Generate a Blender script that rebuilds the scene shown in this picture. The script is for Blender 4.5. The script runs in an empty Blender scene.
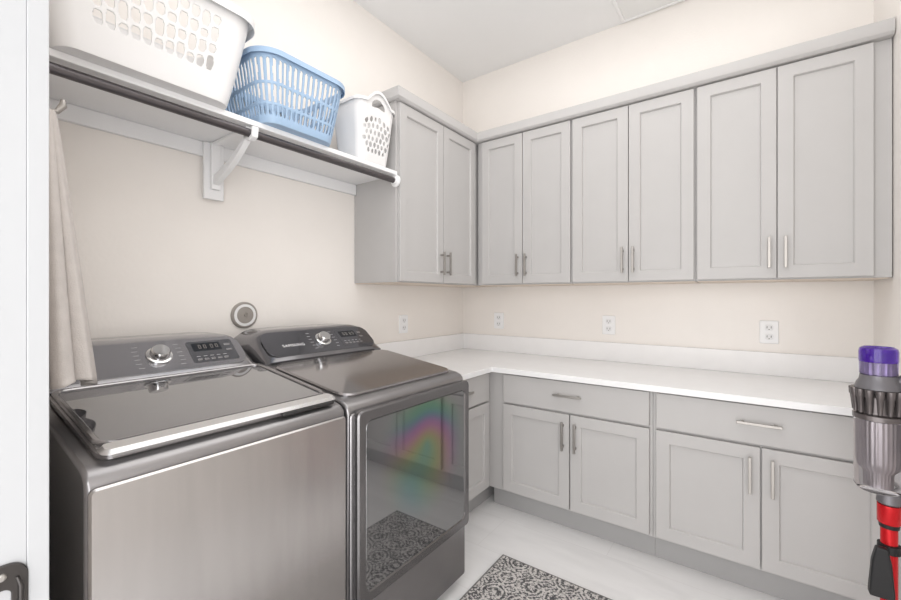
import bpy, math, random
from mathutils import Vector, Matrix
random.seed(3)
sc = bpy.context.scene
col = sc.collection
pi = math.pi

# ------------------------------------------------------------------ materials
def lin(c):
    return tuple(((x/255)/12.92 if x/255 <= 0.04045 else ((x/255+0.055)/1.055)**2.4) for x in c) + (1,)

def mat(name, rgb, rough=0.5, metal=0.0, bump=0.0, bscale=200, var=0.03, vscale=6, spec=0.5,
        stretch=None, trans=0.0, coat=0.0, ior=1.45, alpha=1.0, crough=0.03):
    m = bpy.data.materials.new(name); m.use_nodes = True
    nt = m.node_tree; b = nt.nodes['Principled BSDF']
    b.inputs['Roughness'].default_value = rough
    b.inputs['Metallic'].default_value = metal
    b.inputs['Specular IOR Level'].default_value = spec
    b.inputs['Transmission Weight'].default_value = trans
    b.inputs['Coat Weight'].default_value = coat
    b.inputs['Coat Roughness'].default_value = crough
    b.inputs['IOR'].default_value = ior
    b.inputs['Alpha'].default_value = alpha
    tc = nt.nodes.new('ShaderNodeTexCoord'); mp = nt.nodes.new('ShaderNodeMapping')
    nt.links.new(tc.outputs['Object'], mp.inputs['Vector'])
    if stretch: mp.inputs['Scale'].default_value = stretch
    nz = nt.nodes.new('ShaderNodeTexNoise'); nz.inputs['Scale'].default_value = vscale
    nz.inputs['Detail'].default_value = 3
    nt.links.new(mp.outputs['Vector'], nz.inputs['Vector'])
    rp = nt.nodes.new('ShaderNodeValToRGB')
    c = lin(rgb)
    rp.color_ramp.elements[0].position = 0.3; rp.color_ramp.elements[1].position = 0.7
    rp.color_ramp.elements[0].color = tuple(x*(1-var) for x in c[:3])+(1,)
    rp.color_ramp.elements[1].color = tuple(min(1, x*(1+var)) for x in c[:3])+(1,)
    nt.links.new(nz.outputs['Fac'], rp.inputs['Fac'])
    nt.links.new(rp.outputs['Color'], b.inputs['Base Color'])
    if bump > 0:
        n2 = nt.nodes.new('ShaderNodeTexNoise'); n2.inputs['Scale'].default_value = bscale
        n2.inputs['Detail'].default_value = 4
        nt.links.new(mp.outputs['Vector'], n2.inputs['Vector'])
        bp = nt.nodes.new('ShaderNodeBump'); bp.inputs['Strength'].default_value = bump
        bp.inputs['Distance'].default_value = 0.002
        nt.links.new(n2.outputs['Fac'], bp.inputs['Height'])
        nt.links.new(bp.outputs['Normal'], b.inputs['Normal'])
    return m

M = {}
M['wall'] = mat('wall_paint', (245, 240, 235), 0.30, bump=0.45, bscale=75, var=0.008)
M['ceil'] = mat('ceiling_paint', (248, 248, 248), 0.8, bump=0.1, bscale=80, var=0.005)
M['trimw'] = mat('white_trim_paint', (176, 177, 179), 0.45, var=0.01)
M['cab'] = mat('grey_cabinet_paint', (190, 188, 187), 0.42, var=0.012)
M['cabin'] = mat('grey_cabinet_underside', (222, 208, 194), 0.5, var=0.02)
M['crown'] = mat('grey_crown_paint', (193, 191, 190), 0.42, var=0.012)
M['toe'] = mat('toe_kick_shade_grey', (170, 169, 169), 0.5, var=0.02)  # shadow grey: shade under the base cabinets put into the colour
M['counter'] = mat('white_quartz', (240, 240, 241), 0.22, var=0.012, vscale=14)
M['splash'] = mat('white_quartz_splash', (247, 246, 246), 0.25, var=0.01, vscale=14)
M['nickel'] = mat('satin_nickel', (172, 168, 164), 0.42, 1.0, var=0.03)
M['steel'] = mat('brushed_platinum_steel', (190, 187, 186), 0.26, 1.0, bump=0.04, bscale=40, var=0.04, vscale=7, stretch=(1, 4, 0.35))
M['steelside'] = mat('painted_grey_steel', (150, 148, 149), 0.3, 0.85, var=0.03)
M['doorframe'] = mat('dark_door_frame', (122, 120, 121), 0.25, 0.85, var=0.03)
M['lidrim'] = mat('lid_steel_rim', (158, 156, 157), 0.2, 0.9, var=0.03)
M['steeltop'] = mat('grey_metallic_top', (150, 147, 148), 0.12, 0.9, var=0.03)
M['silver'] = mat('light_silver_trim', (215, 215, 216), 0.22, 0.9, var=0.02)
M['console'] = mat('console_grey', (170, 169, 171), 0.2, 0.8, var=0.03)
M['consoled'] = mat('console_dark_grey', (128, 127, 130), 0.16, 0.8, var=0.03, coat=0.4)
M['band'] = mat('control_band_grey', (162, 161, 165), 0.16, 0.8, var=0.03, coat=0.5)
M['bandd'] = mat('control_band_dark', (106, 106, 111), 0.12, 0.75, var=0.03, coat=0.5)
M['black'] = mat('gloss_dark_panel', (104, 105, 110), 0.08, 0.6, var=0.05, coat=0.5)
M['blackm'] = mat('matte_black_plastic', (30, 30, 32), 0.45, var=0.05)
M['darkgap'] = mat('dark_rubber', (45, 44, 44), 0.4, var=0.05)
M['latch'] = mat('dark_bronze_metal', (74, 71, 70), 0.3, 0.8, var=0.05)
M['lidglass'] = mat('lid_smoked_glass', (96, 96, 101), 0.015, 0.5, var=0.03, coat=1.0, ior=2.0, crough=0.01)
M['chrome'] = mat('polished_chrome', (225, 225, 225), 0.12, 1.0, var=0.02)
M['print'] = mat('pale_grey_print', (176, 176, 178), 0.5, var=0.01)
M['lcd'] = mat('display_grey', (34, 38, 44), 0.2, var=0.05)
M['shelf'] = mat('white_shelf_paint', (242, 242, 243), 0.45, var=0.01)
M['rod'] = mat('dark_metal_rod', (98, 94, 96), 0.3, 0.8, var=0.05)
M['bwhite'] = mat('white_plastic', (236, 235, 235), 0.4, var=0.01)
M['bblue'] = mat('blue_plastic', (164, 190, 218), 0.4, var=0.02)
M['towel'] = mat('pale_towel_cloth', (206, 200, 196), 0.95, bump=0.6, bscale=320, var=0.05, vscale=30)
M['plate'] = mat('white_outlet_plastic', (246, 246, 247), 0.3, var=0.01)
M['recept'] = mat('outlet_face_plastic', (236, 236, 237), 0.35, var=0.01)
M['slot'] = mat('outlet_slot_grey', (120, 117, 115), 0.6, var=0.02)
M['disc'] = mat('grey_disc_plastic', (156, 150, 144), 0.5, var=0.05)
M['purple'] = mat('purple_translucent_plastic', (100, 52, 190), 0.04, 0.0, var=0.25, vscale=25, coat=0.8, trans=0.75, ior=1.25)
M['lav'] = mat('lavender_translucent_plastic', (178, 164, 216), 0.04, 0.0, var=0.2, vscale=35, coat=0.6, trans=0.85, ior=1.2)
M['vgrey'] = mat('vacuum_grey_plastic', (118, 116, 120), 0.35, 0.4, var=0.05)
M['vsilver'] = mat('vacuum_silver_plastic', (176, 170, 172), 0.28, 0.6, var=0.05)
M['vdark'] = mat('vacuum_bronze_grey_plastic', (112, 106, 106), 0.25, 0.6, var=0.05)
M['red'] = mat('red_anodised_tube', (205, 28, 36), 0.25, 0.4, var=0.04)
M['clear'] = mat('clear_smoky_plastic', (226, 224, 228), 0.02, 0, var=0.01, trans=1.0, ior=1.15)
M['vent'] = mat('vent_white', (250, 250, 250), 0.5, var=0.005)
M['ventp'] = mat('vent_panel_white', (242, 242, 241), 0.5, var=0.01)

def floor_mat():
    m = bpy.data.materials.new('floor_tile'); m.use_nodes = True
    nt = m.node_tree; b = nt.nodes['Principled BSDF']
    tc = nt.nodes.new('ShaderNodeTexCoord')
    br = nt.nodes.new('ShaderNodeTexBrick')
    br.inputs['Scale'].default_value = 1.0
    br.inputs['Brick Width'].default_value = 1.1; br.inputs['Row Height'].default_value = 0.29
    br.inputs['Mortar Size'].default_value = 0.0018; br.inputs['Mortar Smooth'].default_value = 0.4
    br.inputs['Color1'].default_value = lin((238, 237, 237)); br.inputs['Color2'].default_value = lin((236, 235, 235))
    br.inputs['Mortar'].default_value = lin((228, 226, 226))
    mp = nt.nodes.new('ShaderNodeMapping'); mp.inputs['Location'].default_value = (0.35, 0.1, 0)
    nt.links.new(tc.outputs['Object'], mp.inputs['Vector']); nt.links.new(mp.outputs['Vector'], br.inputs['Vector'])
    nz = nt.nodes.new('ShaderNodeTexNoise'); nz.inputs['Scale'].default_value = 4; nz.inputs['Detail'].default_value = 8
    nz.inputs['Distortion'].default_value = 1.2
    mp2 = nt.nodes.new('ShaderNodeMapping'); mp2.inputs['Scale'].default_value = (0.5, 2.5, 1)
    nt.links.new(tc.outputs['Object'], mp2.inputs['Vector']); nt.links.new(mp2.outputs['Vector'], nz.inputs['Vector'])
    rp = nt.nodes.new('ShaderNodeValToRGB')
    rp.color_ramp.elements[0].position = 0.35; rp.color_ramp.elements[0].color = (0.94, 0.94, 0.94, 1)
    rp.color_ramp.elements[1].position = 0.6; rp.color_ramp.elements[1].color = (1, 1, 1, 1)
    nt.links.new(nz.outputs['Fac'], rp.inputs['Fac'])
    mx = nt.nodes.new('ShaderNodeMixRGB'); mx.blend_type = 'MULTIPLY'; mx.inputs[0].default_value = 1
    nt.links.new(br.outputs['Color'], mx.inputs[1]); nt.links.new(rp.outputs['Color'], mx.inputs[2])
    nt.links.new(mx.outputs[0], b.inputs['Base Color'])
    b.inputs['Roughness'].default_value = 0.3
    return m
M['floor'] = floor_mat()

def rug_mat():
    m = bpy.data.materials.new('patterned_rug'); m.use_nodes = True
    nt = m.node_tree; b = nt.nodes['Principled BSDF']; b.inputs['Roughness'].default_value = 0.95
    L = nt.links.new
    def math_(op, a, c=None):
        n = nt.nodes.new('ShaderNodeMath'); n.operation = op
        for i, x in enumerate((a, c)):
            if x is None: continue
            if isinstance(x, (int, float)): n.inputs[i].default_value = x
            else: L(x, n.inputs[i])
        return n.outputs[0]
    tc = nt.nodes.new('ShaderNodeTexCoord')
    sp_ = nt.nodes.new('ShaderNodeSeparateXYZ'); L(tc.outputs['Object'], sp_.inputs[0])
    X, Y = sp_.outputs['X'], sp_.outputs['Y']
    k = 27.0
    sx_ = math_('ABSOLUTE', math_('SINE', math_('MULTIPLY', X, k)))
    sy_ = math_('ABSOLUTE', math_('SINE', math_('MULTIPLY', Y, k)))
    dia = math_('ADD', sx_, sy_)
    r1 = math_('MULTIPLY', math_('SINE', math_('MULTIPLY', dia, 13.0)), 1.0)
    nz = nt.nodes.new('ShaderNodeTexNoise'); nz.inputs['Scale'].default_value = 105; nz.inputs['Detail'].default_value = 3
    nz.inputs['Distortion'].default_value = 0.8
    L(tc.outputs['Object'], nz.inputs['Vector'])
    nn = math_('MULTIPLY', math_('SUBTRACT', nz.outputs['Fac'], 0.5), 13.0)
    nz3 = nt.nodes.new('ShaderNodeTexNoise'); nz3.inputs['Scale'].default_value = 22; L(tc.outputs['Object'], nz3.inputs['Vector'])
    n3 = math_('MULTIPLY', math_('SUBTRACT', nz3.outputs['Fac'], 0.5), 4.0)
    tot = math_('ADD', math_('ADD', r1, nn), n3)
    mr = nt.nodes.new('ShaderNodeMapRange'); L(tot, mr.inputs['Value'])
    mr.inputs['From Min'].default_value = -1.1; mr.inputs['From Max'].default_value = 1.1
    mx = nt.nodes.new('ShaderNodeMixRGB')
    mx.inputs[1].default_value = lin((80, 79, 81)); mx.inputs[2].default_value = lin((206, 202, 199))
    L(mr.outputs['Result'], mx.inputs[0])
    sx = nt.nodes.new('ShaderNodeSeparateXYZ'); L(tc.outputs['Generated'], sx.inputs[0])
    def edge(out, w):
        return math_('GREATER_THAN', math_('ABSOLUTE', math_('SUBTRACT', out, 0.5)), w)
    mm = math_('MAXIMUM', edge(sx.outputs['X'], 0.5-0.008/0.66), edge(sx.outputs['Y'], 0.5-0.008/1.3))
    mx2 = nt.nodes.new('ShaderNodeMixRGB'); L(mm, mx2.inputs[0]); L(mx.outputs[0], mx2.inputs[1])
    mx2.inputs[2].default_value = lin((116, 114, 113))
    L(mx2.outputs[0], b.inputs['Base Color'])
    bp = nt.nodes.new('ShaderNodeBump'); bp.inputs['Strength'].default_value = 0.4; bp.inputs['Distance'].default_value = 0.002
    L(nz.outputs['Fac'], bp.inputs['Height']); L(bp.outputs['Normal'], b.inputs['Normal'])
    return m
M['rug'] = rug_mat()

def door_glass():
    m = bpy.data.materials.new('dryer_door_glass'); m.use_nodes = True
    nt = m.node_tree; b = nt.nodes['Principled BSDF']; L = nt.links.new
    out = nt.nodes['Material Output']
    b.inputs['Base Color'].default_value = lin((54, 54, 56))
    b.inputs['Roughness'].default_value = 0.035; b.inputs['IOR'].default_value = 2.8
    f = nt.nodes.new('ShaderNodeBsdfPrincipled')
    f.inputs['Base Color'].default_value = lin((54, 54, 56))
    f.inputs['Roughness'].default_value = 0.06; f.inputs['IOR'].default_value = 3.2
    f.inputs['Thin Film IOR'].default_value = 1.5
    tc = nt.nodes.new('ShaderNodeTexCoord')
    mp = nt.nodes.new('ShaderNodeMapping'); mp.inputs['Location'].default_value = (0, 1.53, -0.63)
    mp.inputs['Scale'].default_value = (0, 1, 0.9)
    L(tc.outputs['Object'], mp.inputs['Vector'])
    ln = nt.nodes.new('ShaderNodeVectorMath'); ln.operation = 'LENGTH'; L(mp.outputs['Vector'], ln.inputs[0])
    dt = nt.nodes.new('ShaderNodeVectorMath'); dt.operation = 'DOT_PRODUCT'
    L(mp.outputs['Vector'], dt.inputs[0]); dt.inputs[1].default_value = (0, 0.25, 0.50)
    nz = nt.nodes.new('ShaderNodeTexNoise'); nz.inputs['Scale'].default_value = 4.0; nz.inputs['Detail'].default_value = 0
    L(tc.outputs['Object'], nz.inputs['Vector'])
    a = nt.nodes.new('ShaderNodeMath'); a.operation = 'MULTIPLY_ADD'; L(nz.outputs['Fac'], a.inputs[0]); a.inputs[1].default_value = 0.16
    L(dt.outputs['Value'], a.inputs[2])
    a2 = nt.nodes.new('ShaderNodeMath'); a2.operation = 'MULTIPLY_ADD'; L(ln.outputs['Value'], a2.inputs[0]); a2.inputs[1].default_value = 0.6
    L(a.outputs[0], a2.inputs[2])
    mr = nt.nodes.new('ShaderNodeMapRange'); L(a2.outputs[0], mr.inputs['Value'])
    mr.inputs['From Min'].default_value = 0.0; mr.inputs['From Max'].default_value = 0.36
    mr.inputs['To Min'].default_value = 300; mr.inputs['To Max'].default_value = 720
    L(mr.outputs['Result'], f.inputs['Thin Film Thickness'])
    m2 = nt.nodes.new('ShaderNodeMapRange'); m2.interpolation_type = 'SMOOTHSTEP'; L(ln.outputs['Value'], m2.inputs['Value'])
    m2.inputs['From Min'].default_value = 0.08; m2.inputs['From Max'].default_value = 0.27
    m2.inputs['To Min'].default_value = 0.60; m2.inputs['To Max'].default_value = 0.0
    ms = nt.nodes.new('ShaderNodeMixShader'); L(m2.outputs['Result'], ms.inputs[0])
    L(b.outputs[0], ms.inputs[1]); L(f.outputs[0], ms.inputs[2]); L(ms.outputs[0], out.inputs['Surface'])
    return m
M['doorglass'] = door_glass()

# ------------------------------------------------------------------ helpers
class Basis:
    def __init__(s, O, U, V, N):
        s.O, s.U, s.V, s.N = Vector(O), Vector(U), Vector(V), Vector(N)
    def __call__(s, u, v, n):
        return s.O + s.U*u + s.V*v + s.N*n
    def at(s, u, v, n):
        return Basis(s(u, v, n), s.U, s.V, s.N)
WX = 2.33
BW = Basis((0, 0, 0), (1, 0, 0), (0, 0, 1), (0, -1, 0))
LW = Basis((0, 0, 0), (0, 1, 0), (0, 0, 1), (1, 0, 0))
UP = Basis((0, 0, 0), (1, 0, 0), (0, 1, 0), (0, 0, 1))

def meta(o, label=None, category=None, group=None, kind=None):
    if label: o['label'] = label
    if category: o['category'] = category
    if group: o['group'] = group
    if kind: o['kind'] = kind

def thing(name, loc, label, category, group=None):
    e = bpy.data.objects.new(name, None); e.location = loc
    e.empty_display_size = 0.05
    col.objects.link(e); meta(e, label, category, group)
    return e

def obj(name, data, m, parent=None, smooth=False, bevel=0, seg=2, label=None, solid=0):
    verts, faces = data
    me = bpy.data.meshes.new(name)
    me.from_pydata([tuple(v) for v in verts], [], faces); me.update()
    import bmesh
    bm = bmesh.new(); bm.from_mesh(me)
    bmesh.ops.remove_doubles(bm, verts=bm.verts, dist=1e-6)
    bmesh.ops.recalc_face_normals(bm, faces=bm.faces)
    bm.to_mesh(me); bm.free()
    me.materials.append(m)
    o = bpy.data.objects.new(name, me); col.objects.link(o)
    if smooth:
        for p in me.polygons: p.use_smooth = True
        try: me.set_sharp_from_angle(angle=math.radians(38))
        except Exception: pass
    if solid:
        s = o.modifiers.new('solid', 'SOLIDIFY'); s.thickness = solid; s.offset = 0
    if bevel:
        b = o.modifiers.new('bevel', 'BEVEL'); b.width = bevel; b.segments = seg
        b.limit_method = 'ANGLE'; b.angle_limit = math.radians(35)
        for p in me.polygons: p.use_smooth = True
        try: me.set_sharp_from_angle(angle=math.radians(60))
        except Exception: pass
    if parent:
        o.parent = parent
        if parent.type == 'EMPTY':
            o.matrix_parent_inverse = Matrix.Translation(parent.location).inverted()
    if label: o['label'] = label
    return o

def join(*ds):
    V, F = [], []
    for v, f in ds:
        k = len(V); V += list(v); F += [tuple(i+k for i in ff) for ff in f]
    return V, F

def box(B, u0, u1, v0, v1, n0, n1):
    V = [B(u, v, n) for n in (n0, n1) for v in (v0, v1) for u in (u0, u1)]
    return V, [(0, 2, 3, 1), (4, 5, 7, 6), (0, 1, 5, 4), (2, 6, 7, 3), (0, 4, 6, 2), (1, 3, 7, 5)]

def loft(loops, closed=True, cap0=False, cap1=False, ring=False):
    n = len(loops[0]); V = [p for l in loops for p in l]; F = []
    R = len(loops)
    for i in range(R if ring else R-1):
        j = (i+1) % R
        for k in range(n if closed else n-1):
            l = (k+1) % n
            F.append((i*n+k, i*n+l, j*n+l, j*n+k))
    if cap0: F.append(tuple(range(n))[::-1])
    if cap1: F.append(tuple((R-1)*n+k for k in range(n)))
    return V, F

def rr(u0, u1, v0, v1, r, seg=8):
    P = []
    for cx, cy, a0 in ((u1-r, v0+r, -90), (u1-r, v1-r, 0), (u0+r, v1-r, 90), (u0+r, v0+r, 180)):
        for i in range(seg+1):
            a = math.radians(a0+90*i/seg); P.append((cx+r*math.cos(a), cy+r*math.sin(a)))
    return P

def plate(B, u0, u1, v0, v1, n0, n1, r, e=0.002):
    a = rr(u0, u1, v0, v1, r); c = rr(u0+e, u1-e, v0+e, v1-e, max(r-e, 1e-4))
    return loft([[B(*p, n0) for p in a], [B(*p, n1-e) for p in a], [B(*p, n1) for p in c]], cap0=True, cap1=True)

def ringplate(B, o, i, n0, n1, ro, ri, e=0.003):
    a = rr(*o, ro); a2 = rr(o[0]+e, o[1]-e, o[2]+e, o[3]-e, ro-e)
    b = rr(*i, ri); b2 = rr(i[0]-e, i[1]+e, i[2]-e, i[3]+e, ri+e)
    return loft([[B(*p, n0) for p in a], [B(*p, n1-e) for p in a], [B(*p, n1) for p in a2],
                 [B(*p, n1) for p in b2], [B(*p, n1-e) for p in b], [B(*p, n0) for p in b]], ring=True)

def lathe(B, prof, seg=40, rib=0, amp=0, cap=True):
    L = []
    for r, n in prof:
        L.append([B((r*(1+amp*math.cos(rib*2*pi*k/seg)))*math.cos(2*pi*k/seg),
                    (r*(1+amp*math.cos(rib*2*pi*k/seg)))*math.sin(2*pi*k/seg), n) for k in range(seg)])
    return loft(L, cap0=cap, cap1=cap)

def tube(pts, r, seg=14, caps=True):
    pts = [Vector(p) for p in pts]; L = []
    ref = None
    for i, p in enumerate(pts):
        d = (pts[min(i+1, len(pts)-1)]-pts[max(i-1, 0)]).normalized()
        if ref is None:
            ref = d.orthogonal().normalized()
        a = (ref - d*ref.dot(d)).normalized(); ref = a; b = d.cross(a)
        rr_ = r[i] if isinstance(r, (list, tuple)) else r
        L.append([p + a*rr_*math.cos(2*pi*k/seg) + b*rr_*math.sin(2*pi*k/seg) for k in range(seg)])
    return loft(L, cap0=caps, cap1=caps)

# ------------------------------------------------------------------ room
CH = 2.97; YN = -2.578
def struct(name, data, m, **k):
    o = obj(name, data, m, **k); o['kind'] = 'structure'; return o
struct('floor', box(UP, -0.12, WX+0.12, -4.6, 0.12, -0.1, 0), M['floor'])
struct('ceiling', box(UP, -0.12, WX+0.12, -2.75, 0.12, CH, CH+0.1), M['ceil'])
struct('wall_left', box(UP, -0.12, 0, -2.75, 0.12, 0, CH), M['wall'])
struct('wall_back', box(UP, 0, WX, 0, 0.12, 0, CH), M['wall'])
struct('wall_right', box(UP, WX, WX+0.12, -2.75, 0.12, 0, CH), M['wall'])
struct('wall_front', box(UP, 0, 0.945, -2.70, YN, 0, CH), M['wall'])
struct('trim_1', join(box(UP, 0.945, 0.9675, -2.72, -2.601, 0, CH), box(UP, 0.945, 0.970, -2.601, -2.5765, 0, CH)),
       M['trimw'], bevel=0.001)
def crown():
    z0, z1 = 2.300, 2.362
    P = [(0.001, -1.145), (0.372, -1.145), (0.372, -0.372), (2.328, -0.372), (2.328, -0.001), (0.001, -0.001)]
    Q = [(0.001, -1.135), (0.360, -1.135), (0.360, -0.360), (2.328, -0.360), (2.328, -0.001), (0.001, -0.001)]
    return loft([[Vector((x, y, z0)) for x, y in Q], [Vector((x, y, z0+0.012)) for x, y in P],
                 [Vector((x, y, z1)) for x, y in P]], cap0=True, cap1=True)
struct('trim_2', crown(), M['crown'], bevel=0.002)
# strike plate on the jamb
sp = thing('strike_plate', (0.966, -2.625, 0.80), 'dark metal strike plate on the white door jamb', 'strike plate')
SB = Basis((0.9685, -2.628, 0.80), (0, 1, 0), (0, 0, 1), (1, 0, 0))
obj('plate', ringplate(SB, (-0.028, 0.028, -0.045, 0.054), (-0.014, 0.010, -0.018, 0.018), -0.003, 0.004, 0.022, 0.009, 0.001), M['latch'], sp)
obj('lip', tube([SB(0.018, -0.02, 0.005), SB(0.020, 0.0, 0.007), SB(0.020, 0.018, 0.007), SB(0.016, 0.032, 0.005)], [0.002, 0.003, 0.003, 0.002]), M['latch'], sp, smooth=True)
obj('screw', lathe(SB.at(0, 0.038, 0.0041), [(0.006, 0.0), (0.005, 0.002), (0.003, 0.0028)], 16), M['nickel'], sp)

# ------------------------------------------------------------------ cabinets
def shaker(B, u0, u1, v0, v1, n0, t=0.02, f=0.055):
    R = lambda i, n: [B(u0+i, v0+i, n), B(u1-i, v0+i, n), B(u1-i, v1-i, n), B(u0+i, v1-i, n)]
    return loft([R(0, n0), R(0, n0+t-0.0015), R(0.0015, n0+t), R(f, n0+t), R(f+0.003, n0+t-0.004), R(f+0.005, n0+t-0.011)],
                cap0=True, cap1=True)

def pull(B, u, v, n, L, vert):
    h = L/2; w = 0.0055
    if vert:
        d = join(box(B, u-w, u+w, v-h, v+h, n+0.024, n+0.034),
                 box(B, u-w*.8, u+w*.8, v-h*.72-w, v-h*.72+w, n+0.0003, n+0.0245),
                 box(B, u-w*.8, u+w*.8, v+h*.72-w, v+h*.72+w, n+0.0003, n+0.0245))
    else:
        d = join(box(B, u-h, u+h, v-w, v+w, n+0.024, n+0.034),
                 box(B, u-h*.72-w, u-h*.72+w, v-w*.8, v+w*.8, n+0.0003, n+0.0245),
                 box(B, u+h*.72-w, u+h*.72+w, v-w*.8, v+w*.8, n+0.0003, n+0.0245))
    return d

def upper(B, body, doors, handles, label):
    c = thing('wall_cabinet', B((body[0]+body[1])/2, 1.33, 0.16), label, 'cabinet', 'grey shaker wall cabinets')
    obj('body', box(B, body[0], body[1], 1.33, 2.2995, 0.001, 0.33), M['cab'], c, bevel=0.0015)
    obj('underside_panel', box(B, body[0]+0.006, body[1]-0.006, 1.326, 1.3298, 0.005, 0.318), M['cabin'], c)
    for (a, b), hu in zip(doors, handles):
        d = obj('door', shaker(B, a, b, 1.336, 2.293, 0.3305), M['cab'], c)
        obj('handle', pull(B, hu, 1.452, 0.3505, 0.14, True), M['nickel'], d, bevel=0.0012, label='satin nickel bar handle')
    return c
upper(BW, (0.3515, 1.0085), [(0.390, 0.692), (0.696, 1.003)], [0.664, 0.722], 'grey shaker wall cabinet with two doors, in the room corner')
upper(BW, (1.0095, 1.6405), [(1.016, 1.324), (1.328, 1.634)], [1.298, 1.353], 'grey shaker wall cabinet with two doors, between two others')
upper(BW, (1.6415, 2.327), [(1.648, 1.958), (1.962, 2.271)], [1.931, 1.989], 'grey shaker wall cabinet with two doors, against the side wall')
upper(LW, (-1.122, -0.003), [(-1.110, -0.725), (-0.719, -0.362)], [-0.753, -0.691], 'grey shaker wall cabinet at the end of the white shelf')

def base(B, body, doors, handles, drawer, hd, label, n_start=0.001):
    c = thing('base_cabinet', B((body[0]+body[1])/2, 0, 0.3), label, 'cabinet', 'grey shaker base cabinets')
    obj('body', box(B, body[0], body[1], 0.12, 0.811, n_start, 0.60), M['cab'], c, bevel=0.0015)
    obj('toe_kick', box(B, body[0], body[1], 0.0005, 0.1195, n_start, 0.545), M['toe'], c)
    for (a, b), hu in zip(doors, handles):
        d = obj('door', shaker(B, a, b, 0.134, 0.632, 0.6005), M['cab'], c)
        if hu is not None:
            obj('handle', pull(B, hu, 0.52, 0.6205, 0.15, True), M['nickel'], d, bevel=0.0012, label='satin nickel bar handle')
    a, b = drawer
    d = obj('drawer', box(B, a, b, 0.643, 0.804, 0.6005, 0.6205), M['cab'], c, bevel=0.003)
    obj('handle', pull(B, hd, 0.732, 0.6205, 0.15, False), M['nickel'], d, bevel=0.0012, label='satin nickel bar handle')
base(BW, (0.6015, 1.491), [(0.703, 1.094), (1.100, 1.478)], [1.064, 1.130], (0.703, 1.478), 1.09, 'grey base cabinet with wide drawer over two shaker doors')
base(BW, (1.492, 2.328), [(1.507, 1.894), (1.900, 2.275)], [1.860, 1.934], (1.507, 2.275), 1.89, 'grey base cabinet with wide drawer, beside the side wall')
base(LW, (-1.205, -0.002), [(-1.19, -0.632)], [-1.16], (-1.19, -0.632), -0.925, 'narrow grey base cabinet with drawer, beside the dryer')

wt = thing('worktop', (0.3, -0.3, 0.8125), 'white quartz L-shaped worktop with low backsplash', 'countertop')
P = [(0.001, -1.222), (0.645, -1.222), (0.645, -0.645), (2.329, -0.645), (2.329, -0.001), (0.001, -0.001)]
obj('slab', loft([[Vector((x, y, z)) for x, y in P] for z in (0.8125, 0.842)], cap0=True, cap1=True), M['counter'], wt, bevel=0.002)
P = [(0.001, -1.222), (0.021, -1.222), (0.021, -0.021), (2.329, -0.021), (2.329, -0.001), (0.001, -0.001)]
obj('backsplash', loft([[Vector((x, y, z)) for x, y in P] for z in (0.8423, 0.961)], cap0=True, cap1=True), M['splash'], wt, bevel=0.0015)

# ------------------------------------------------------------------ outlets etc.
def outlet(B, u, v, label):
    t = thing('wall_outlet', B(u, v-0.06, 0.002), label, 'outlet', 'white wall outlets')
    obj('cover_plate', plate(B, u-0.04, u+0.04, v-0.06, v+0.06, 0.0005, 0.009, 0.006, 0.003), M['plate'], t)
    for dv in (-0.024, 0.024):
        r = obj('receptacle', plate(B, u-0.017, u+0.017, v+dv-0.015, v+dv+0.015, 0.0092, 0.0112, 0.008, 0.001), M['recept'], t)
        obj('slot', join(box(B, u-0.010, u-0.007, v+dv-0.004, v+dv+0.007, 0.0113, 0.0117),
                         box(B, u+0.007, u+0.010, v+dv-0.004, v+dv+0.007, 0.0113, 0.0117),
                         box(B, u-0.0025, u+0.0025, v+dv-0.012, v+dv-0.008, 0.0113, 0.0117)), M['slot'], r)
outlet(BW, 0.33, 1.072, 'white duplex outlet above the worktop near the corner')
outlet(BW, 1.131, 1.071, 'white duplex outlet above the middle of the worktop')
outlet(BW, 1.942, 1.066, 'white duplex outlet above the worktop near the side wall')
outlet(LW, -0.706, 1.071, 'white duplex outlet beside the dryer, below the wall cabinet')

v = thing('round_wall_cap', (0.001, -1.768, 1.168), 'round grey cover cap with pale ring on the wall', 'wall cap')
CB = LW.at(-1.768, 1.168, 0.0005)
obj('ring', lathe(CB, [(0.060, 0), (0.059, 0.008), (0.054, 0.012), (0.050, 0.012), (0.050, 0.004)], 48), M['disc'], v, smooth=True)
obj('inner_ring', lathe(CB, [(0.0495, 0.0045), (0.0495, 0.0125), (0.038, 0.0135), (0.038, 0.0045)], 48), M['bwhite'], v, smooth=True)
obj('cap', lathe(CB, [(0.0375, 0.0045), (0.0375, 0.012), (0.012, 0.014), (0.011, 0.011), (0.006, 0.011), (0.004, 0.017)], 48), M['disc'], v, smooth=True)

cv = thing('ceiling_vent', (1.41, -0.19, CH-0.001), 'plain white rectangular ceiling air register beside the wall', 'air vent')
DN = Basis((0, 0, CH), (1, 0, 0), (0, -1, 0), (0, 0, -1))
obj('frame', ringplate(DN, (1.215, 1.60, 0.012, 0.37), (1.235, 1.58, 0.032, 0.350), 0.0005, 0.010, 0.006, 0.004), M['vent'], cv)
obj('panel', plate(DN, 1.2355, 1.5795, 0.0325, 0.3495, 0.0005, 0.006, 0.003, 0.001), M['ventp'], cv)

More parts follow.
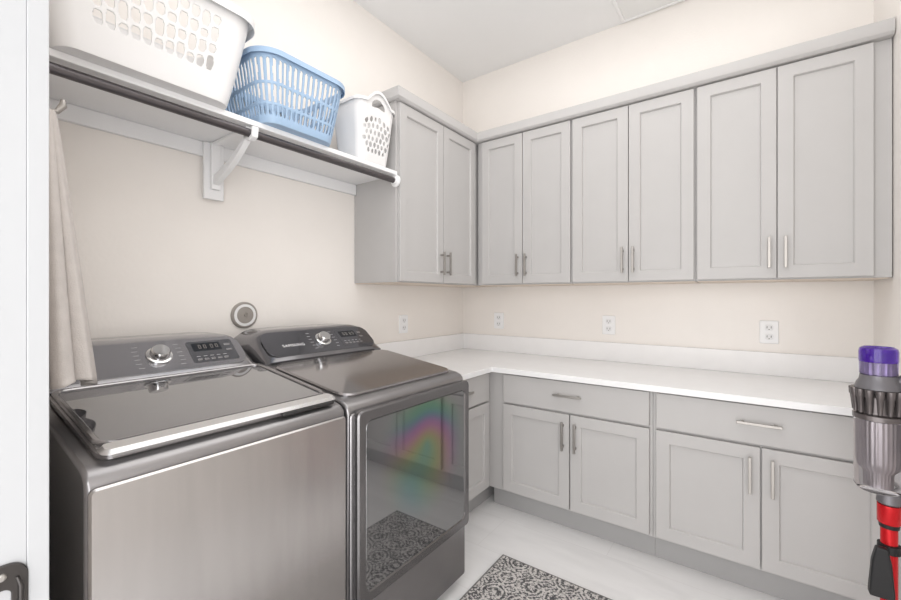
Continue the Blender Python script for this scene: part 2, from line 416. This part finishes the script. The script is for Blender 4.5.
# ------------------------------------------------------------------ shelf
sh = thing('wall_shelf', (0.02, -1.8, 1.895), 'long white wall shelf with dark hanging rod beneath', 'shelf')
y0, y1 = YN+0.002, -1.1245
obj('shelf_board', box(UP, 0.001, 0.345, y0, y1, 1.897, 1.918), M['shelf'], sh, bevel=0.002)
obj('cleat', box(UP, 0.001, 0.02, y0, y1, 1.838, 1.8965), M['shelf'], sh, bevel=0.0015)
obj('rod', tube([(0.335, y0+0.002, 1.868), (0.335, -1.148, 1.868)], 0.0155, 24), M['rod'], sh, smooth=True, label='dark metal hanging rod')
SKT = Basis((0.335, y1, 1.868), (1, 0, 0), (0, 0, 1), (0, -1, 0))
obj('rod_socket', join(lathe(SKT, [(0.032, 0.0005), (0.032, 0.006), (0.022, 0.008), (0.021, 0.022), (0.0165, 0.023)], 32)), M['shelf'], sh, smooth=True)
yb = -1.912
br = obj('bracket', join(box(UP, 0.0205, 0.036, yb-0.040, yb+0.040, 1.66, 1.8955)), M['shelf'], sh, bevel=0.003)
def arm_open():
    out = []
    def ex(p, w):
        out.append(loft([[Vector((x, yb-w, z)) for x, z in p], [Vector((x, yb+w, z)) for x, z in p]], cap0=True, cap1=True))
    ex([(0.0365, 1.70), (0.054, 1.70), (0.054, 1.8955), (0.0365, 1.8955)], 0.018)
    ex([(0.0365, 1.884), (0.325, 1.884), (0.325, 1.8957), (0.0365, 1.8957)], 0.015)
    A, Bp, C = Vector((0.046, 1.735)), Vector((0.225, 1.785)), Vector((0.318, 1.870))
    pts = [A*(1-t)**2+Bp*2*t*(1-t)+C*t*t for t in [i/14 for i in range(15)]]
    up, dn = [], []
    for i, p in enumerate(pts):
        d = (pts[min(i+1, 14)]-pts[max(i-1, 0)]).normalized(); n = Vector((-d.y, d.x)); w = 0.018-0.009*i/14
        up.append(p+n*w); dn.append(p-n*w)
    poly = [(p.x, p.y) for p in dn]+[(p.x, p.y) for p in reversed(up)]
    ex(poly, 0.012)
    ex([(0.298, 1.862), (0.310, 1.848), (0.335, 1.840), (0.360, 1.850), (0.367, 1.887), (0.355, 1.887), (0.3515, 1.860),
        (0.335, 1.8515), (0.3185, 1.858), (0.316, 1.885), (0.302, 1.885)], 0.012)
    return join(*out)
obj('bracket_arm', arm_open(), M['shelf'], br, bevel=0.0025, seg=3)

# ------------------------------------------------------------------ baskets
def rrloop(hx, hy, r, k, m):
    P = []
    sides = [((hx, -hy+r), (hx, hy-r)), ((hx-r, hy), (-hx+r, hy)), ((-hx, hy-r), (-hx, -hy+r)), ((-hx+r, -hy), (hx-r, -hy))]
    cen = [(hx-r, hy-r), (-hx+r, hy-r), (-hx+r, -hy+r), (hx-r, -hy+r)]
    for i in range(4):
        a, b = sides[i]; L = math.dist(a, b)
        for j in range(k[i % 2]):
            t = j/k[i % 2]; P.append((a[0]+(b[0]-a[0])*t, a[1]+(b[1]-a[1])*t, 's', i, (t+0.5/k[i % 2]-0.5)*L))
        for j in range(m):
            th = math.radians(90*i+90*j/m); P.append((cen[i][0]+r*math.cos(th), cen[i][1]+r*math.sin(th), 'c', i, ((j+0.5)/m-0.5)*r*pi/2))
    return P

def basket_shell(cx, cy, z0, H, hb, ht, rb, rt, hole, topf=None, cell=0.0035, nv=76):
    k = (int(2*(ht[1]-rt)/cell), int(2*(ht[0]-rt)/cell)); m = int(rt*pi/2/cell)
    loops = []; info = None
    for j in range(nv+1):
        f = j/nv; g = f**0.9
        hx = hb[0]+(ht[0]-hb[0])*g; hy = hb[1]+(ht[1]-hb[1])*g; r = rb+(rt-rb)*g
        q = rrloop(hx, hy, r, k, m); info = info or q
        if j == nv: info = q
        loops.append([Vector((cx+p[0], cy+p[1], z0+f*H+((f**2)*topf(p) if topf else 0))) for p in q])
    n = len(loops[0]); V = [p for l in loops for p in l]; F = []
    for j in range(nv):
        vm = (j+0.5)/nv*H
        for i in range(n):
            if hole(info[i][2], info[i][3], info[i][4], vm): continue
            l = (i+1) % n
            F.append((j*n+i, j*n+l, (j+1)*n+l, (j+1)*n+i))
    F.append(tuple(range(n))[::-1])
    return (V, F), loops[-1], info

def rim(loop, cx, cy, out, h, drop):
    L = []
    n = len(loop)
    nor = []
    for i in range(n):
        d = loop[(i+1) % n]-loop[i-1]; nor.append(Vector((d.y, -d.x, 0)).normalized())
    for (o, z) in ((-0.002, 0), (0, h), (out*0.6, h+0.001), (out, h*0.5), (out, -drop), (out-0.003, -drop), (out-0.004, 0)):
        L.append([loop[i]+nor[i]*o+Vector((0, 0, z)) for i in range(n)])
    return loft(L, ring=True)

def cap_hole(s, v, cs, cvv, hs, hv, e=3):
    a = abs((s-cs)/hs); b = abs((v-cvv)/hv)
    return a**e+b**e < 1

ZS = 1.9185
def slots1(lim):
    out = []
    v0_, v1_ = 0.078, 0.266
    wcol = 0.033
    pats = [(0.20, 0.32, 0.24, 0.24), (0.30, 0.20, 0.30, 0.20), (0.24, 0.26, 0.18, 0.32)]
    for i in range(-12, 13):
        s = i*wcol
        if abs(s) > lim: continue
        vv = v0_
        for f in pats[(i*2) % 3]:
            h = f*(v1_-v0_)
            out.append((s, vv+h/2, wcol/2-0.0050, h/2-0.0050)); vv += h
    return out
HF = slots1(0.172); HS = slots1(0.065)
def hole1(kind, side, s, v):
    if kind == 'c' or v < 0.07 or v > 0.272: return False
    for (cs, cv_, hs, hv) in (HF if side % 2 == 0 else HS):
        if abs(s-cs) < hs and abs(v-cv_) < hv and cap_hole(s, v, cs, cv_, hs, hv, 3.2): return True
    return False
b1 = thing('laundry_basket', (0.23, -2.24, ZS), 'white rectangular plastic laundry basket with slotted sides, on the shelf', 'laundry basket')
sd, top, inf = basket_shell(0.222, -2.240, ZS+0.001, 0.312, (0.172, 0.225), (0.220, 0.292), 0.05, 0.075, hole1, cell=0.003, nv=90)
obj('body', sd, M['bwhite'], b1, solid=0.003, smooth=True)
obj('rim', rim(top, 0.222, -2.240, 0.018, 0.004, 0.026), M['bwhite'], b1, smooth=True)
def hole2(kind, side, s, v):
    p = 0.0240
    q = (s+20*p) % p
    for c0, h0 in ((0.185, 0.040), (0.104, 0.032), (0.046, 0.018)):
        if abs(v-c0) < h0: return cap_hole(q, v, p/2, c0, 0.0072, h0, 4)
    return False
b2 = thing('laundry_basket', (0.23, -1.74, ZS), 'light blue plastic laundry basket with slotted sides, on the shelf', 'laundry basket')
b2['group'] = b1['group'] = 'laundry baskets on the shelf'
sd, top, inf = basket_shell(0.222, -1.722, ZS+0.001, 0.252, (0.165, 0.158), (0.205, 0.205), 0.06, 0.085, hole2, cell=0.003)
obj('body', sd, M['bblue'], b2, solid=0.004, smooth=True)
obj('rim', rim(top, 0.222, -1.722, 0.014, 0.004, 0.018), M['bblue'], b2, smooth=True)
rnd = random.Random(11)
H3 = []
p3 = 0.0315
for r in range(8):
    for i in range(-5, 6):
        s = (i+(0.5 if r % 2 else 0))*p3+rnd.uniform(-0.0015, 0.0015); c = 0.052+r*p3*0.84+rnd.uniform(-0.0015, 0.0015)
        if c > 0.205 or (s/0.100)**4+((c-0.128)/0.098)**4 > 1: continue
        H3.append((s, c, rnd.uniform(0.0085, 0.0118)))
R3T = 0.045; HY3 = 0.126
L3 = (HY3-R3T); A3 = R3T*pi/2
def hole3(kind, side, s, v):
    if kind == 's' and side in (0, 2):
        if cap_hole(s, v, 0.0, 0.243, 0.046, 0.0140): return True
        u = s
    elif kind == 'c' and side in (0, 2): u = L3+A3/2+s
    elif kind == 'c' and side in (3, 1): u = -(L3+A3/2)+s
    else: return False
    for (cs, c, rr_) in H3:
        if abs(u-cs) < rr_ and (u-cs)**2+((v-c)*0.92)**2 < rr_**2: return True
    return False
def bump3(p):
    if p[3] in (0, 2) and p[2] == 's':
        t = min(1, abs(p[4])/L3); return 0.058*(1-t*t)**1.3
    return 0
b3 = thing('laundry_basket', (0.25, -1.30, ZS), 'small tall white plastic basket with round holes and arched cut-out handle', 'laundry basket')
b3['group'] = 'laundry baskets on the shelf'
sd, top, inf = basket_shell(0.258, -1.286, ZS+0.001, 0.284, (0.084, 0.096), (0.114, HY3), 0.038, R3T, hole3, bump3, cell=0.0022, nv=130)
obj('body', sd, M['bwhite'], b3, solid=0.003, smooth=True)
obj('rim', rim(top, 0.258, -1.286, 0.011, 0.005, 0.011), M['bwhite'], b3, smooth=True)

# ------------------------------------------------------------------ towel + hook
hk = thing('wall_hook', (0.5, YN+0.001, 1.69), 'small brushed metal coat hook holding a towel', 'hook')
NB = Basis((0.5, YN+0.0005, 1.70), (-1, 0, 0), (0, 0, 1), (0, 1, 0))
obj('back_plate', plate(NB, -0.014, 0.014, -0.04, 0.06, 0, 0.006, 0.012), M['nickel'], hk)
obj('prong', tube([NB(0, 0.01, 0.006), NB(0, 0.0, 0.04), NB(0, -0.008, 0.072), NB(0, 0.0, 0.095), NB(0, 0.018, 0.106), NB(0, 0.032, 0.106)],
                  [0.006, 0.006, 0.006, 0.006, 0.008, 0.005], 20), M['nickel'], hk, smooth=True)
def towel():
    L = []; n = 220
    for j in range(41):
        f = j/40
        z = 1.695-0.652*f
        rx = 0.018+0.114*f**0.9; ry = 0.018+0.060*f**0.9
        cx = 0.50+0.008*f; cy = -2.504+0.003*f
        ring = []
        for k in range(n):
            a = 2*pi*k/n
            w = abs(math.sin(5*a+0.9+0.3*math.sin(2.5*f)))**0.7
            fold = 1+(0.10+0.22*f)*(w-0.65)+0.02*f*math.sin(17*a+2)
            x = cx+rx*fold*math.cos(a); y = cy+ry*fold*math.sin(a)
            y = max(y, YN+0.006)
            zz = z+(0.012*math.sin(2*a+1) if j == 40 else 0)+0.006*math.sin(3*a)*f
            ring.append(Vector((x, y, zz)))
        L.append(ring)
    return loft(L, cap0=True)
obj_t = obj('towel', towel(), M['towel'], smooth=True, solid=0.003)
meta(obj_t, 'pale grey-beige cloth towel hanging in folds from the hook', 'towel')

# ------------------------------------------------------------------ washer & dryer
def console(yc, hw, n=48, zb=0.985):
    L = []
    H = 0.128
    for i in range(n+1):
        s = -math.cos(pi*i/n)
        a = abs(s)
        g = max(0.0, 1-a**9)**(1/2.6)
        g = 0.05+0.95*g
        y = yc+hw*s
        prof = [(0.055, 0), (0.365, 0), (0.366, 0.012*g), (0.356, 0.022*g), (0.238, 0.118*g), (0.222, 0.126*g), (0.20, H*g), (0.10, H*g), (0.06, 0.11*g)]
        pull_in = (1-g)*0.02
        L.append([Vector((x-(pull_in if x > 0.3 else 0), y, zb+z)) for x, z in prof])
    return loft(L, cap0=True, cap1=True)

def face_basis(yc, zb=0.985):
    O = Vector((0.356, yc, zb+0.022)); T = Vector((0.238, yc, zb+0.118))
    V = (T-O).normalized(); U = Vector((0, 1, 0)); N = U.cross(V)
    return Basis(O, U, V, N)

def text_mesh(txt, B, u, v, n, size, m, parent, name='lettering'):
    cu = bpy.data.curves.new('t', 'FONT'); cu.body = txt; cu.size = size; cu.extrude = 0.0003
    cu.space_character = 1.15; cu.align_x = 'CENTER'; cu.align_y = 'CENTER'
    to = bpy.data.objects.new('t', cu); col.objects.link(to)
    bpy.context.view_layer.update()
    me = bpy.data.meshes.new_from_object(to)
    V = [B(u+p.co.x, v+p.co.y, n+p.co.z) for p in me.vertices]; F = [tuple(p.vertices) for p in me.polygons]
    bpy.data.objects.remove(to)
    return obj(name, (V, F), m, parent)

def controls(cons, yc, band, panel, textu, ext):
    FB = face_basis(yc)
    obj('control_band', plate(FB, -ext, ext, 0.006, 0.147, 0.0003, 0.0016, 0.045, 0.0008), band, cons)
    KB = FB.at(0.0, 0.078, 0.0022)
    obj('knob', lathe(KB, [(0.037, 0), (0.037, 0.004), (0.033, 0.006), (0.029, 0.006), (0.027, 0.024), (0.024, 0.028), (0.010, 0.0285)], 48), M['chrome'], cons, smooth=True, label='round chrome dial knob')
    for sgn in (-1, 1):
        for i in range(6):
            vv = 0.030+i*0.0185
            u0 = sgn*(0.050+0.004*(1 if i in (1, 2, 3, 4) else 0))
            obj('program_mark', box(FB, min(u0, u0+sgn*0.016), max(u0, u0+sgn*0.016), vv, vv+0.002, 0.0018, 0.0022), M['print'], cons)
    dp = obj('display_panel', plate(FB, 0.090, 0.245, 0.026, 0.130, 0.0017, 0.0026, 0.008, 0.0006), panel, cons)
    ds = obj('display', plate(FB, 0.105, 0.200, 0.080, 0.120, 0.0027, 0.0032, 0.004, 0.0004), M['lcd'], dp)
    seg = []
    for i, uu in enumerate((0.125, 0.142, 0.165, 0.182)):
        seg += [box(FB, uu, uu+0.008, 0.092, 0.0932, 0.0033, 0.0036), box(FB, uu, uu+0.008, 0.108, 0.1092, 0.0033, 0.0036),
                box(FB, uu, uu+0.0013, 0.092, 0.109, 0.0033, 0.0036), box(FB, uu+0.0067, uu+0.008, 0.092, 0.109, 0.0033, 0.0036)]
    obj('display_digits', join(*seg), M['disc'], dp)
    for i in range(5):
        obj('button', plate(FB, 0.104+i*0.022, 0.120+i*0.022, 0.036, 0.045, 0.0027, 0.0044, 0.004, 0.001), M['console'], cons)
        obj('option_mark', box(FB, 0.106+i*0.022, 0.118+i*0.022, 0.054, 0.056, 0.0027, 0.003), M['print'], cons)
    for i in range(2):
        obj('button', plate(FB, 0.212, 0.234, 0.072+i*0.026, 0.082+i*0.026, 0.0027, 0.0044, 0.005, 0.001), M['console'], cons)
    if textu is not None:
        text_mesh('SAMSUNG', FB, textu, 0.062, 0.0018, 0.0205, M['plate'], cons)

def appliance_body(ya, yb_, front):
    prof = [(0.045, 0.03), (front-0.03, 0.03), (front-0.02, 0.045), (front-0.014, 0.878), (front-0.017, 0.900), (front-0.030, 0.914),
            (front-0.055, 0.922), (0.45, 0.967), (0.40, 0.979), (0.36, 0.984), (0.045, 0.984)]
    return loft([[Vector((x, y, z)) for x, z in prof] for y in (ya, yb_)], cap0=True, cap1=True)

def feet(t, ya, yb_):
    for x in (0.12, 0.76):
        for y in (ya+0.06, yb_-0.06):
            obj('leg', lathe(Basis((x, y, 0.001), (1, 0, 0), (0, 1, 0), (0, 0, 1)), [(0.024, 0), (0.024, 0.010), (0.012, 0.014), (0.012, 0.0295)], 20), M['blackm'], t)

FR = 0.864
def slope_basis():
    O = Vector((FR-0.034, 0, 0.9195)); T = Vector((0.375, 0, 0.982))
    V = (T-O).normalized(); U = Vector((0, 1, 0)); return Basis(O, U, V, U.cross(V))
SLB = slope_basis()

wy0, wy1 = -2.508, -1.892
w = thing('washing_machine', (0.45, (wy0+wy1)/2, 0), 'grey steel top-loading washing machine with dark glass lid', 'washing machine')
obj('body', appliance_body(wy0, wy1, FR), M['steelside'], w, bevel=0.008, seg=3)
obj('front_panel', plate(LW, wy0+0.004, wy1-0.004, 0.05, 0.886, FR-0.0135, FR-0.004, 0.012, 0.004), M['steel'], w, smooth=True, label='brushed steel front panel')
feet(w, wy0, wy1)
lid = obj('lid', plate(SLB, wy0+0.028, wy1-0.012, 0.014, 0.462, 0.0005, 0.016, 0.03, 0.004), M['lidrim'], w, smooth=True)
obj('glass', plate(SLB, wy0+0.044, wy1-0.028, 0.052, 0.446, 0.0162, 0.0190, 0.025, 0.0015), M['lidglass'], lid, smooth=True, label='dark smoked glossy lid glass')
obj('glass_frame', ringplate(SLB, (wy0+0.031, wy1-0.015, 0.0505, 0.459), (wy0+0.045, wy1-0.029, 0.0525, 0.445), 0.0162, 0.0245, 0.034, 0.026, 0.003), M['lidrim'], lid, smooth=True, label='raised steel lid rim')
obj('front_trim', plate(SLB, wy0+0.030, wy1-0.014, 0.000, 0.050, 0.0162, 0.025, 0.018, 0.008), M['silver'], lid, smooth=True, label='light silver lid trim')
obj('handle', plate(SLB, wy1-0.20, wy1-0.03, -0.004, 0.0135, 0.006, 0.0158, 0.005, 0.003), M['darkgap'], lid, smooth=True, label='dark recessed lid grip')
wc = obj('control_console', console((wy0+wy1)/2, 0.304), M['console'], w, smooth=True)
controls(wc, (wy0+wy1)/2, M['band'], M['black'], None, 0.272)
dy0, dy1 = -1.882, -1.240
d = thing('clothes_dryer', (0.45, (dy0+dy1)/2, 0), 'dark grey front-loading dryer with large glass door', 'dryer')
obj('body', appliance_body(dy0, dy1, FR), M['steelside'], d, bevel=0.008, seg=3)
obj('top_panel', plate(SLB, dy0+0.022, dy1-0.022, 0.022, 0.460, 0.0005, 0.010, 0.05, 0.005), M['steeltop'], d, smooth=True)
obj('front_panel', plate(LW, dy0+0.004, dy1-0.004, 0.05, 0.884, FR-0.0135, FR-0.006, 0.012, 0.003), M['steelside'], d, smooth=True)
feet(d, dy0, dy1)
door = obj('door', ringplate(LW, (dy0+0.014, dy1-0.006, 0.275, 0.893), (dy0+0.050, dy1-0.042, 0.314, 0.855), FR-0.0055, FR+0.018, 0.022, 0.024, 0.005), M['doorframe'], d, smooth=True, label='dark steel dryer door frame')
obj('glass', plate(LW, dy0+0.048, dy1-0.040, 0.312, 0.857, FR-0.003, FR+0.0145, 0.022, 0.003), M['doorglass'], door, smooth=True, label='dark reflective door glass with rainbow sheen')
dc = obj('control_console', console((dy0+dy1)/2, 0.308), M['consoled'], d, smooth=True)
controls(dc, (dy0+dy1)/2, M['bandd'], M['bandd'], -0.155, 0.282)

# ------------------------------------------------------------------ rug
rug = obj('rug', plate(Basis((0, 0, 0), (1, 0, 0), (0, 1, 0), (0, 0, 1)), 0.895, 1.56, -2.27, -0.972, 0.0008, 0.009, 0.006, 0.002), M['rug'])
meta(rug, 'cream and charcoal patterned rug lying on the tile floor', 'rug')

# ------------------------------------------------------------------ vacuum
VX, VY = 2.162, -1.03
vc = thing('cordless_vacuum', (VX, VY, 0), 'cordless stick vacuum with purple cap, clear bin and red tube', 'vacuum cleaner')
VB = Basis((VX, VY, 0), (1, 0, 0), (0, 1, 0), (0, 0, 1))
obj('filter_cap', lathe(VB, [(0.041, 1.062), (0.042, 1.066), (0.042, 1.092), (0.040, 1.101), (0.034, 1.105), (0.030, 1.101), (0.010, 1.100)], 48), M['purple'], vc, smooth=True, label='translucent purple filter cap')
obj('cap_band', lathe(VB, [(0.036, 1.024), (0.0405, 1.027), (0.0410, 1.0615)], 48), M['lav'], vc, smooth=True, label='lavender translucent band')
obj('filter_core', lathe(VB, [(0.030, 1.0245), (0.030, 1.060)], 48, rib=16, amp=0.05), M['vsilver'], vc, smooth=True)
obj('filter_core', lathe(VB, [(0.026, 1.064), (0.026, 1.094)], 48, rib=16, amp=0.06), M['lav'], vc, smooth=True)
obj('motor_housing', lathe(VB, [(0.042, 0.975), (0.051, 0.985), (0.047, 1.000), (0.041, 1.010), (0.039, 1.024)], 48), M['vgrey'], vc, smooth=True)
for k in range(15):
    a = 2*pi*k/15
    p0 = Vector((VX+0.053*math.cos(a), VY+0.053*math.sin(a), 0.984)); p1 = Vector((VX+0.050*math.cos(a), VY+0.050*math.sin(a), 0.916))
    obj('cyclone_cone', tube([p0, p0.lerp(p1, 0.3), p0.lerp(p1, 0.34), p1], [0.0100, 0.0100, 0.0078, 0.005], 12), M['vdark'], vc, smooth=True, label='bronze-grey cyclone cone')
obj('cyclone_core', lathe(VB, [(0.049, 0.895), (0.055, 0.897), (0.055, 0.910), (0.042, 0.914), (0.042, 0.975)], 40), M['vdark'], vc, smooth=True)
obj('dust_bin', lathe(VB, [(0.044, 0.690), (0.052, 0.702), (0.053, 0.894)], 48), M['clear'], vc, smooth=True, label='clear plastic dust bin')
obj('bin_shroud', lathe(VB, [(0.026, 0.703), (0.027, 0.745), (0.037, 0.757), (0.040, 0.775), (0.041, 0.893)], 96, rib=24, amp=0.02), M['vsilver'], vc, smooth=True)
obj('release_joint', lathe(VB.at(0.022, 0, 0), [(0.022, 0.655), (0.027, 0.660), (0.024, 0.6895)], 32), M['vgrey'], vc, smooth=True)
obj('collar', lathe(VB.at(0.022, 0, 0), [(0.021, 0.588), (0.0225, 0.5995)], 32), M['blackm'], vc, smooth=True)
obj('tube_socket', lathe(VB.at(0.022, 0, 0), [(0.0225, 0.600), (0.0255, 0.604), (0.0255, 0.6545)], 32), M['red'], vc, smooth=True)
obj('tube', tube([(VX+0.022, VY, 0.5875), (VX+0.022, VY, 0.10)], 0.0185, 28), M['red'], vc, smooth=True, label='red metal tube')
obj('attachment_tool', loft([[Vector((VX+0.000+sx*wx, VY-0.034+sy*wy, z)) for sx, sy in ((-1, -1), (1, -1), (1, 1), (-1, 1))]
     for wx, wy, z in ((0.026, 0.014, 0.40), (0.026, 0.014, 0.415), (0.020, 0.012, 0.50), (0.012, 0.011, 0.54))], cap0=True, cap1=True), M['blackm'], vc, bevel=0.004, label='black clip-on brush tool')
obj('tool_clip', lathe(VB.at(0.022, 0, 0), [(0.0188, 0.515), (0.025, 0.517), (0.025, 0.540), (0.0188, 0.542)], 28), M['blackm'], vc, smooth=True)
obj('floor_head', join(box(UP, VX-0.10, VX+0.12, VY-0.07, VY+0.035, 0.012, 0.055), tube([(VX-0.10, VY-0.06, 0.034), (VX+0.12, VY-0.06, 0.034)], 0.033, 24),
     tube([(VX+0.022, VY, 0.11), (VX+0.022, VY-0.01, 0.05)], 0.021, 20)), M['vgrey'], vc, bevel=0.004)
obj('handle', tube([(VX+0.03, VY, 1.00), (VX+0.085, VY, 1.04), (VX+0.105, VY, 0.99), (VX+0.095, VY, 0.90), (VX+0.085, VY, 0.80), (VX+0.048, VY, 0.675)],
     [0.014, 0.015, 0.016, 0.016, 0.018, 0.010], 20), M['vgrey'], vc, smooth=True)
obj('wall_dock', box(UP, VX+0.12, 2.3285, VY-0.03, VY+0.03, 0.78, 1.02), M['vgrey'], vc, bevel=0.006)

# ------------------------------------------------------------------ lights
def area(name, loc, target, sx, sy, power, color=(1, 1, 1)):
    l = bpy.data.lights.new(name, 'AREA'); l.shape = 'RECTANGLE'; l.size = sx; l.size_y = sy
    l.energy = power; l.color = color
    o = bpy.data.objects.new(name, l); o.location = loc
    dvec = Vector(target)-Vector(loc)
    o.rotation_euler = dvec.to_track_quat('-Z', 'Y').to_euler(); col.objects.link(o)
    return o
area('ceiling_lamp', (1.3, -1.45, CH-0.02), (1.3, -1.45, 0), 1.7, 1.9, 15, (1, 0.985, 0.965))
area('rear_fill_light', (1.3, -3.9, 1.2), (1.2, 0, 1.75), 2.6, 2.4, 46, (1, 0.993, 0.985))  # added fill light behind the camera, brightens the whole room
area('side_fill_light', (2.9, -3.5, 1.4), (0.1, -1.2, 1.6), 1.4, 2.4, 38, (0.99, 0.995, 1))  # added side fill to lift the left wall and appliance fronts
wd = bpy.data.worlds.new('World'); sc.world = wd; wd.use_nodes = True
bg = wd.node_tree.nodes['Background']; bg.inputs[0].default_value = (1, 0.995, 0.99, 1); bg.inputs[1].default_value = 1.12

# ------------------------------------------------------------------ camera
cam = bpy.data.cameras.new('Camera'); cam.sensor_width = 36; cam.lens = 36*411.5/901
cam.shift_y = -3/901; cam.clip_start = 0.01
co = bpy.data.objects.new('Camera', cam); col.objects.link(co)
co.location = (1.859, -2.729, 1.25); co.rotation_euler = (math.radians(90), 0, math.radians(36))
sc.camera = co
sc.view_settings.view_transform = 'Standard'
sc.view_settings.look = 'None'
